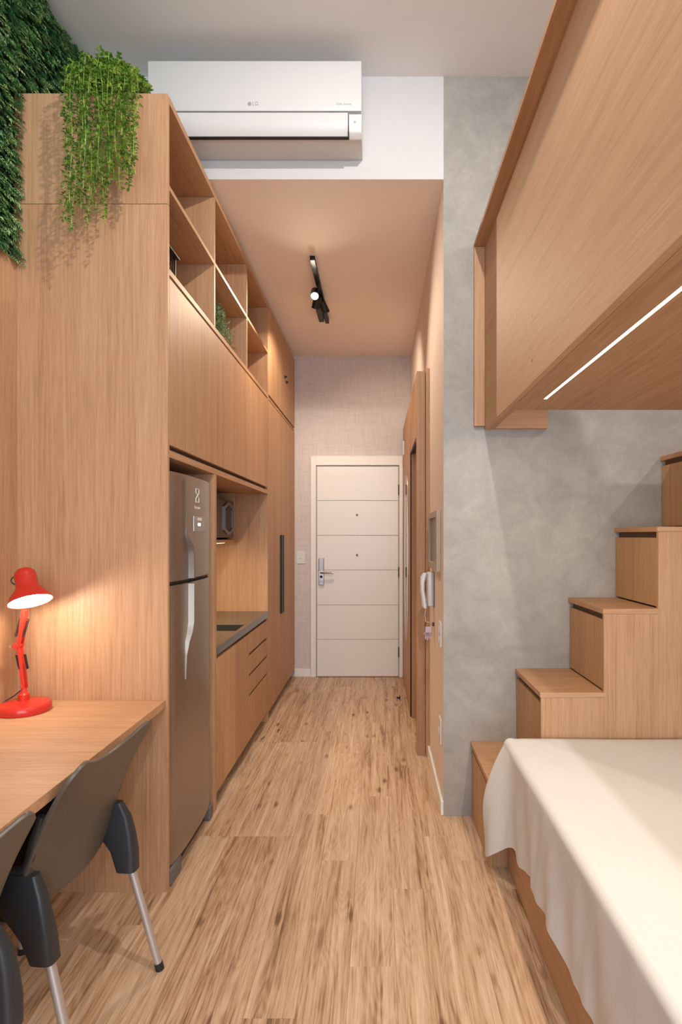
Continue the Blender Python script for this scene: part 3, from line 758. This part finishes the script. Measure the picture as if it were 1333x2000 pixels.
# sheet: top with rounded edge, then a rippling drape down the left side with a long flared corner
def sheet_pt(u, v):
    """u along the bed (0 near .. 1 far), v: 0 right .. .5 left edge .. 1 hem"""
    y = .40+(2.415-.40)*u
    top = .560
    if v < .5:
        t = v/.5; x = 1.95+(.565-1.95)*t
        z = top+.0035*math.sin(x*9+y*4)*math.sin(y*6.5)-.004*math.exp(-((x-1.1)/.3)**2)
        if t > .975: z -= (t-.975)/.025*.004
        if u > .985: z -= (u-.985)/.015*.006
        return Vector((x, y, z))
    t = (v-.5)/.5
    hem = .215+.018*math.sin(y*7.5+1)+.008*math.sin(y*23)
    c = max(0.0, (y-2.19)/.225)                     # the corner fold
    c = min(1, c); cs = c*c*(3-2*c)
    hem = hem*(1-cs)+.062*cs + (.05*math.exp(-((y-2.14)/.05)**2))*-.3
    r = .028
    if t < .12:
        a = t/.12*math.pi/2; x = .565-r*math.sin(a); z = top-.004-r*(1-math.cos(a))
        fall = 0
    else:
        q = (t-.12)/.88; z = (top-.004-r)*(1-q)+hem*q
        amp = q**.8
        x = .565-r-.010*amp*(1+math.sin(y*11+.6*math.sin(y*5)+q))-.006*amp*math.sin(y*29+q*3)
        x -= .003*amp*math.sin(y*52+z*5+2*math.sin(y*13))+.0012*math.sin(z*26+y*60)*min(1, q*3)
        x += -.075*cs*math.sin(min(q*1.25, 1)*math.pi/2)-.012*cs*math.sin(q*5)
    return Vector((x, y, z))
def sheet_fn(u, v):
    p = sheet_pt(u, v); e = .002
    du = sheet_pt(min(1, u+e), v)-sheet_pt(max(0, u-e), v); dv = sheet_pt(u, min(1, v+e))-sheet_pt(u, max(0, v-e))
    n = du.cross(dv)
    if n.z < 0 and v < .5: n = -n
    if v >= .5 and n.x > 0: n = -n
    return p, n
bsht = thing('bed_sheet', (1.25, 1.4, .55), 'white cotton sheet draped over the bed and hanging down its side', 'sheet')
obj('cloth', MB().sheet(sheet_fn, 150, 120, .0025), sheet_m, bsht, smooth=True, fix=False)

# ================================================================== SMALL THINGS ON THE PASSAGE WALLS
def plate_far(px, py, w_, h_, lab):
    x_, z_ = (px-738)*.005145, 1.42-(py-1045)*.005145
    t = thing('light_switch', (x_, YF, z_), lab, 'switch')
    obj('plate', box(x_-w_/2, x_+w_/2, YF-.008, YF, z_-h_/2, z_+h_/2), white_plastic, t, .003)
    obj('rocker', box(x_-.013, x_+.013, YF-.014, YF-.0082, z_-.01, z_+.03), white_plastic, t, .003)
plate_far(588, 1089, .085, .125, 'white light switch left of the entrance door frame')
def plate_side(z_, lab, name, cat, holes):
    t = thing(name, (XH, 2.99, z_), lab, cat)
    obj('plate', box(XH-.009, XH, 2.95, 3.03, z_-.065, z_+.065), white_plastic, t, .003)
    for dz in holes:
        obj('rocker' if cat == 'switch' else 'socket_face', box(XH-.014, XH-.0092, 2.972, 3.008, z_+dz-.014, z_+dz+.014), white_plastic, t, .002)
plate_side(.90, 'white double switch on the beige passage wall below the intercom', 'wall_switch', 'switch', (-.025, .025))
plate_side(.395, 'white power socket low on the beige passage wall above the baseboard', 'wall_socket', 'socket', (0,))
# recessed panel with frame
pn = thing('wall_panel_box', (XH, 3.26, 1.22), 'beige framed electrical panel with a glass cover on the passage wall', 'panel')
m = MB(); a, b_, z0, z1 = 3.01, 3.50, 1.225, 1.552
m.box(XH-.022, XH, a, a+.045, z0, z1); m.box(XH-.022, XH, b_-.035, b_, z0, z1); m.box(XH-.022, XH, a+.045, b_-.035, z0, z0+.04); m.box(XH-.022, XH, a+.045, b_-.035, z1-.035, z1)
obj('frame', m, plain('panel_frame_beige', (.42, .33, .26), .45), pn, .002)
obj('cover_glass', box(XH-.008, XH-.0005, a+.046, b_-.036, z0+.041, z1-.036), plain('smoked_cover', (.16, .16, .15), .12), pn)
# intercom
ic = thing('intercom', (XH, 3.4, 1.0), 'white wall intercom handset beside the timber doorway', 'intercom')
obj('wall_base', box(XH-.038, XH, 3.33, 3.43, 1.000, 1.200), white_plastic, ic, .010, 3, smooth=True)
rings = []
for z_, x_, t in ((.985, .283, .010), (1.0, .280, .017), (1.04, .276, .014), (1.09, .268, .013), (1.14, .268, .014), (1.175, .275, .018), (1.195, .284, .012)):
    rings.append([(x_+t*math.cos(q*math.pi/5), 3.385+.024*math.sin(q*math.pi/5), z_) for q in range(10)])
obj('handset', MB().loft(rings), plain('handset_white', (.78, .80, .84), .3, noise=.01), ic, smooth=True)
obj('wall_bracket', box(XH-.006, XH, 3.315, 3.329, .995, 1.195), plain('bracket_grey', (.15, .15, .16), .4), ic)
obj('cord', MB().tube([(.288, 3.38, .988), (.280, 3.36, .95), (.284, 3.35, .91), (.305, 3.34, .905)], .0022, 6), white_plastic, ic)
ky = thing('key_bunch', (XH-.02, 3.34, .86), 'bunch of small keys with a pale tag hanging below the intercom', 'keys')
obj('hook', box(XH-.012, XH, 3.33, 3.36, .885, .905), plain('hook_dark', (.08, .07, .08), .4), ky, .002)
rng = random.Random(8)
km = MB(); kr = plain('key_metal', (.55, .48, .50), .3, .7)
for q in range(6):
    y_ = 3.325+q*.007; x_ = XH-.016-rng.uniform(0, .035); z_ = .835+rng.uniform(0, .035)
    k = MB(); k.lathe([(0, 0), (.012, 0), (.012, .002), (0, .002)], 12, Matrix.Translation((x_, y_, z_)) @ Matrix.Rotation(R(90), 4, 'X') @ Matrix.Rotation(rng.uniform(-.6, .6), 4, 'Y'))
    k.box(x_-.003, x_+.003, y_, y_+.002, z_-.035, z_-.008)
    obj('key', k, kr, ky)
obj('ring', MB().tube([(XH-.03+.018*math.cos(t*.5236), 3.342, .878+.018*math.sin(t*.5236)) for t in range(13)], .0012, 5), chrome, ky)
obj('tag', box(XH-.055, XH-.018, 3.318, 3.322, .850, .885), plain('tag_lilac', (.62, .50, .58), .4), ky, .002)
# door stop
ds = thing('door_stop', (.18, 4.88, 0), 'tiny chrome door stop on the floor by the entrance', 'door stop')
obj('post', MB().lathe([(.019, 0), (.019, .012), (.014, .016), (.014, .04), (.010, .043)], 20, Matrix.Translation((.18, 4.88, 0.0003))), chrome, ds, smooth=True)
obj('rubber_bumper', MB().lathe([(.0145, .018), (.0165, .02), (.0165, .032), (.0145, .034)], 20, Matrix.Translation((.18, 4.88, 0))), black_plastic, ds)

# ================================================================== DESK LAMP
ZD = .7652
la = thing('desk_lamp', (-1.33, 2.10, ZD), 'red articulated desk lamp, switched on, at the back of the desk', 'lamp')
bx, by = -1.315, 2.115
obj('base', MB().lathe([(.088, 0), (.090, .004), (.090, .022), (.084, .031), (.060, .036), (0, .038)], 48, Matrix.Translation((bx, by, ZD))), red_paint, la, smooth=True)
pv = Vector((bx-.010, by+.012, ZD+.036))
obj('swivel', MB().lathe([(.019, 0), (.019, .024), (.013, .03), (.010, .045)], 20, Matrix.Translation(pv)), red_paint, la, smooth=True)
def LP(px, py, Y): return Vector(((px-738)*Y/1110, Y, 1.42-(py-1045)*Y/1110))
q0 = pv+Vector((.004, 0, .045)); q1 = Vector((-1.345, 2.135, 1.005)); q2 = Vector((-1.318, 2.125, 1.135))
def flatbar(a, b_, w_, t_):
    d = (b_-a).normalized(); s = d.cross(Vector((0, 1, 0))).normalized(); y_ = Vector((0, 1, 0))
    r = lambda p: [p+s*w_-y_*t_, p+s*w_+y_*t_, p-s*w_+y_*t_, p-s*w_-y_*t_]
    return MB().loft([r(a), r(b_)])
for dy in (-.011, .011):
    obj('lower_arm', flatbar(q0+Vector((0, dy, 0)), q1+Vector((0, dy, 0)), .0055, .0022), red_paint, la)
    obj('upper_arm', flatbar(q1+Vector((0, dy, -.01)), q2+Vector((0, dy, .01)), .0065, .0022), red_paint, la)
obj('knuckle', MB().tube([q1+Vector((-.006, -.02, 0)), q1+Vector((-.006, .02, 0))], .011, 12), red_paint, la)
obj('hinge_screw', MB().tube([q1+Vector((-.022, -.022, 0)), q1+Vector((-.022, .022, 0))], .005, 10), chrome, la)
obj('hinge_screw', MB().tube([q0+Vector((-.010, -.02, .008)), q0+Vector((-.010, .02, .008))], .005, 10), chrome, la)
def spring(a, b_):
    n = 90; path = []; ax = (b_-a); L_ = ax.length; d = ax.normalized(); s = d.cross(Vector((0, 1, 0))).normalized(); t = d.cross(s)
    for i in range(n+1):
        th = i/n*15*2*math.pi; path.append(a+ax*(i/n)+(s*math.cos(th)+t*math.sin(th))*.0045)
    return MB().tube(path, .0014, 5)
for a, b_ in ((q0+Vector((-.016, -.006, .075)), q0+Vector((-.027, -.006, .125))), (q0+Vector((.014, -.006, .075)), q0+Vector((.003, -.006, .128))),
              (q1+Vector((-.012, -.006, .035)), q1+Vector((.006, -.006, .10))), (q1+Vector((.017, -.006, .035)), q1+Vector((.035, -.006, .10)))):
    obj('spring', spring(a, b_), black_metal, la)
# head: axis tilts towards the room and a little to the right
hc = Vector((-1.262, 2.065, 1.178)); ax = Vector((.34, -.25, -.90)).normalized()
Mh = Matrix.Translation(hc) @ (ax.to_track_quat('-Z', 'Y').to_matrix().to_4x4())
shade = obj('shade', MB().lathe([(0, .128), (.024, .126), (.033, .116), (.036, .104), (.037, .060), (.043, .050), (.064, .022), (.074, .0), (.072, .0), (.062, .021), (.041, .048), (.034, .060), (.033, .104), (0, .112)], 48, Mh), red_paint, la, smooth=True)
obj('liner', MB().lathe([(.0345, .058), (.0405, .047), (.0615, .020), (.0715, .001), (.0708, .001), (.060, .021), (.039, .048), (.033, .058)], 48, Mh), trim_white, shade, smooth=True)
obj('bulb', MB().lathe([(0, .002), (.020, .006), (.030, .020), (.026, .036), (.014, .052), (.012, .075), (0, .078)], 24, Mh), bulb_m, shade, smooth=True)
obj('yoke', MB().tube([q2+Vector((0, 0, .0)), q2+Vector((.004, -.01, .05)), hc+Vector((-.022, .02, .065))], .006, 10), red_paint, la)
obj('head_knob', MB().tube([hc+Vector((-.040, .012, .058)), hc+Vector((-.052, .014, .054))], .009, 12), black_plastic, la)
cd = []
for i in range(17):
    t = i/16*math.pi*1.15; cd.append(hc+Vector((-.050-.034*math.sin(t), .02, .093-.018+.018*math.cos(t))))
obj('upper_cord', MB().tube(cd, .0022, 8), black_plastic, la, smooth=True)
obj('power_cord', MB().tube([q0+Vector((-.006, 0, 0)), q0+Vector((-.04, .0, -.028)), q0+Vector((-.075, -.01, -.05)), q0+Vector((-.10, -.05, -.078))], .0022, 8), black_plastic, la, smooth=True)
d_ = bpy.data.lights.new('desk_lamp_light', 'POINT'); d_.energy = 3.0; d_.color = (1.0, .84, .68); d_.shadow_soft_size = .018
lo = bpy.data.objects.new('desk_lamp_light', d_); C.objects.link(lo); lo.location = hc+ax*.012

# ================================================================== CHAIRS
def sstep(t): t = max(0, min(1, t)); return t*t*(3-2*t)
def make_chair(label):
    r = thing('desk_chair', (0, 0, 0), label, 'chair', 'desk chairs')
    # local frame: sitter faces -x, width along y
    def back(u, v):
        uu = 2*u-1
        def P(uu, v):
            hw = .206+.006*math.sin(v*math.pi*.9)
            zt = .788+.066*abs(uu)**2-.055*max(0, (abs(uu)-.72)/.28)**2; zb = .425+.012*uu*uu
            cut = 0.0
            z = zb+(zt-zb)*v
            k = (z-.455)/.37
            x = .095+.035*k+.085*max(k, 0)**2.2
            x -= .030*(uu*uu)*(1-k)*1.0 - .012*uu*uu*k
            yk = hw*uu
            if v > .80: yk *= 1-.03*((v-.80)/.20)**3
            if v < .25: yk *= 1-.10*((.25-v)/.25)**2
            return Vector((x, yk, z))
        p = P(uu, v); e = .01
        n = (P(uu+e, v)-P(uu-e, v)).cross(P(uu, min(1, v+e))-P(uu, max(0, v-e)))
        return p, n
    obj('backrest', MB().sheet(back, 28, 22, .011), back_m, r, .0025, 2, smooth=True)
    def seat(u, v):
        def P(u, v):
            uu = 2*u-1; x = -.225+.275*v
            z = .432+.012*math.cos(v*3.0)-.012*(1-uu*uu)
            z -= .03*max(0, (.12-v)/.12)**2
            return Vector((x, uu*.188, z))
        p = P(u, v); e = .01
        n = (P(min(1, u+e), v)-P(max(0, u-e), v)).cross(P(u, min(1, v+e))-P(u, max(0, v-e)))
        return p, n
    obj('seat', MB().sheet(seat, 20, 20, .02), shell_m, r, smooth=True)
    ap = MB(); ap.box(-.21, -.02, -.186, .186, .362, .412)
    obj('seat_apron', ap, shell_m, r, .012, 3, smooth=True)
    for s in (1, -1):
        m = MB()
        def ring(x0, x1, yc, ht, z, n=4):
            # rounded rectangle ring in plan
            pts = []; rr = min((x1-x0)/2, ht)*.6
            for cx, cy, a0 in ((x1-rr, yc+ht-rr, 0), (x0+rr, yc+ht-rr, 90), (x0+rr, yc-ht+rr, 180), (x1-rr, yc-ht+rr, 270)):
                for q in range(n): a = R(a0+90*q/(n-1)); pts.append((cx+rr*math.cos(a), cy+rr*math.sin(a), z))
            return pts
        Y_ = .200*s
        m.loft([ring(.106, .170, .199*s, .026, .330), ring(.084, .166, .203*s, .026, .39), ring(.035, .155, .205*s, .023, .45), ring(-.02, .142, .204*s, .019, .50), ring(-.07, .118, .199*s, .014, .548)])
        m.loft([ring(-.270, -.205, .205*s, .022, .335), ring(-.255, -.175, .204*s, .024, .39), ring(-.235, -.125, .203*s, .022, .45), ring(-.215, -.06, .200*s, .018, .50), ring(-.19, -.0, .196*s, .014, .540)])
        m.tube([(-.205, .196*s, .520), (-.17, .197*s, .540), (-.05, .199*s, .546), (.045, .199*s, .548), (.085, .198*s, .558), (.098, .200*s, .59), (.112, .203*s, .64), (.132, .203*s, .70)], [.0125]*6+[.012, .010, .006], 12)
        m.prism([(-.20, .44), (.10, .44), (.11, .545), (-.20, .535)], 'y', (.190*s if s > 0 else -.206), (.206*s if s > 0 else -.190))
        obj('side_shell', m, shell_m, r, smooth=True)
    for sx, tx, fx in ((1, .138, .238), (-1, -.238, -.258)):
        for s in (1, -1):
            a = Vector((tx, .198*s, .375)); b_ = Vector((fx, (.212 if sx > 0 else .235)*s, .012))
            lg = obj('leg', MB().tube([a, b_], .0125, 16), alu, r, smooth=True)
            dd = (b_-a).normalized()
            obj('foot_cap', MB().tube([b_-dd*.012, b_+dd*.012], .0138, 16), black_plastic, lg, smooth=True)
    return r
def dup(root, loc, rz, label):
    r = root.copy(); C.objects.link(r); r.location = loc; r.rotation_euler = (0, 0, rz); r['label'] = label
    for ch in list(root.children):
        c = ch.copy(); C.objects.link(c); c.parent = r
        for g in ch.children:
            d = g.copy(); C.objects.link(d); d.parent = c
    return r
ch = make_chair('dark plastic chair with a warm reflection coloured into its back, fully seen, pulled up beside the end panel')
dup(ch, (-.992, 1.085, 0), R(-8), 'dark plastic chair at the left edge, only its backrest tip seen')
ch.location = (-.972, 1.67, 0); ch.rotation_euler = (0, 0, R(-5.5))
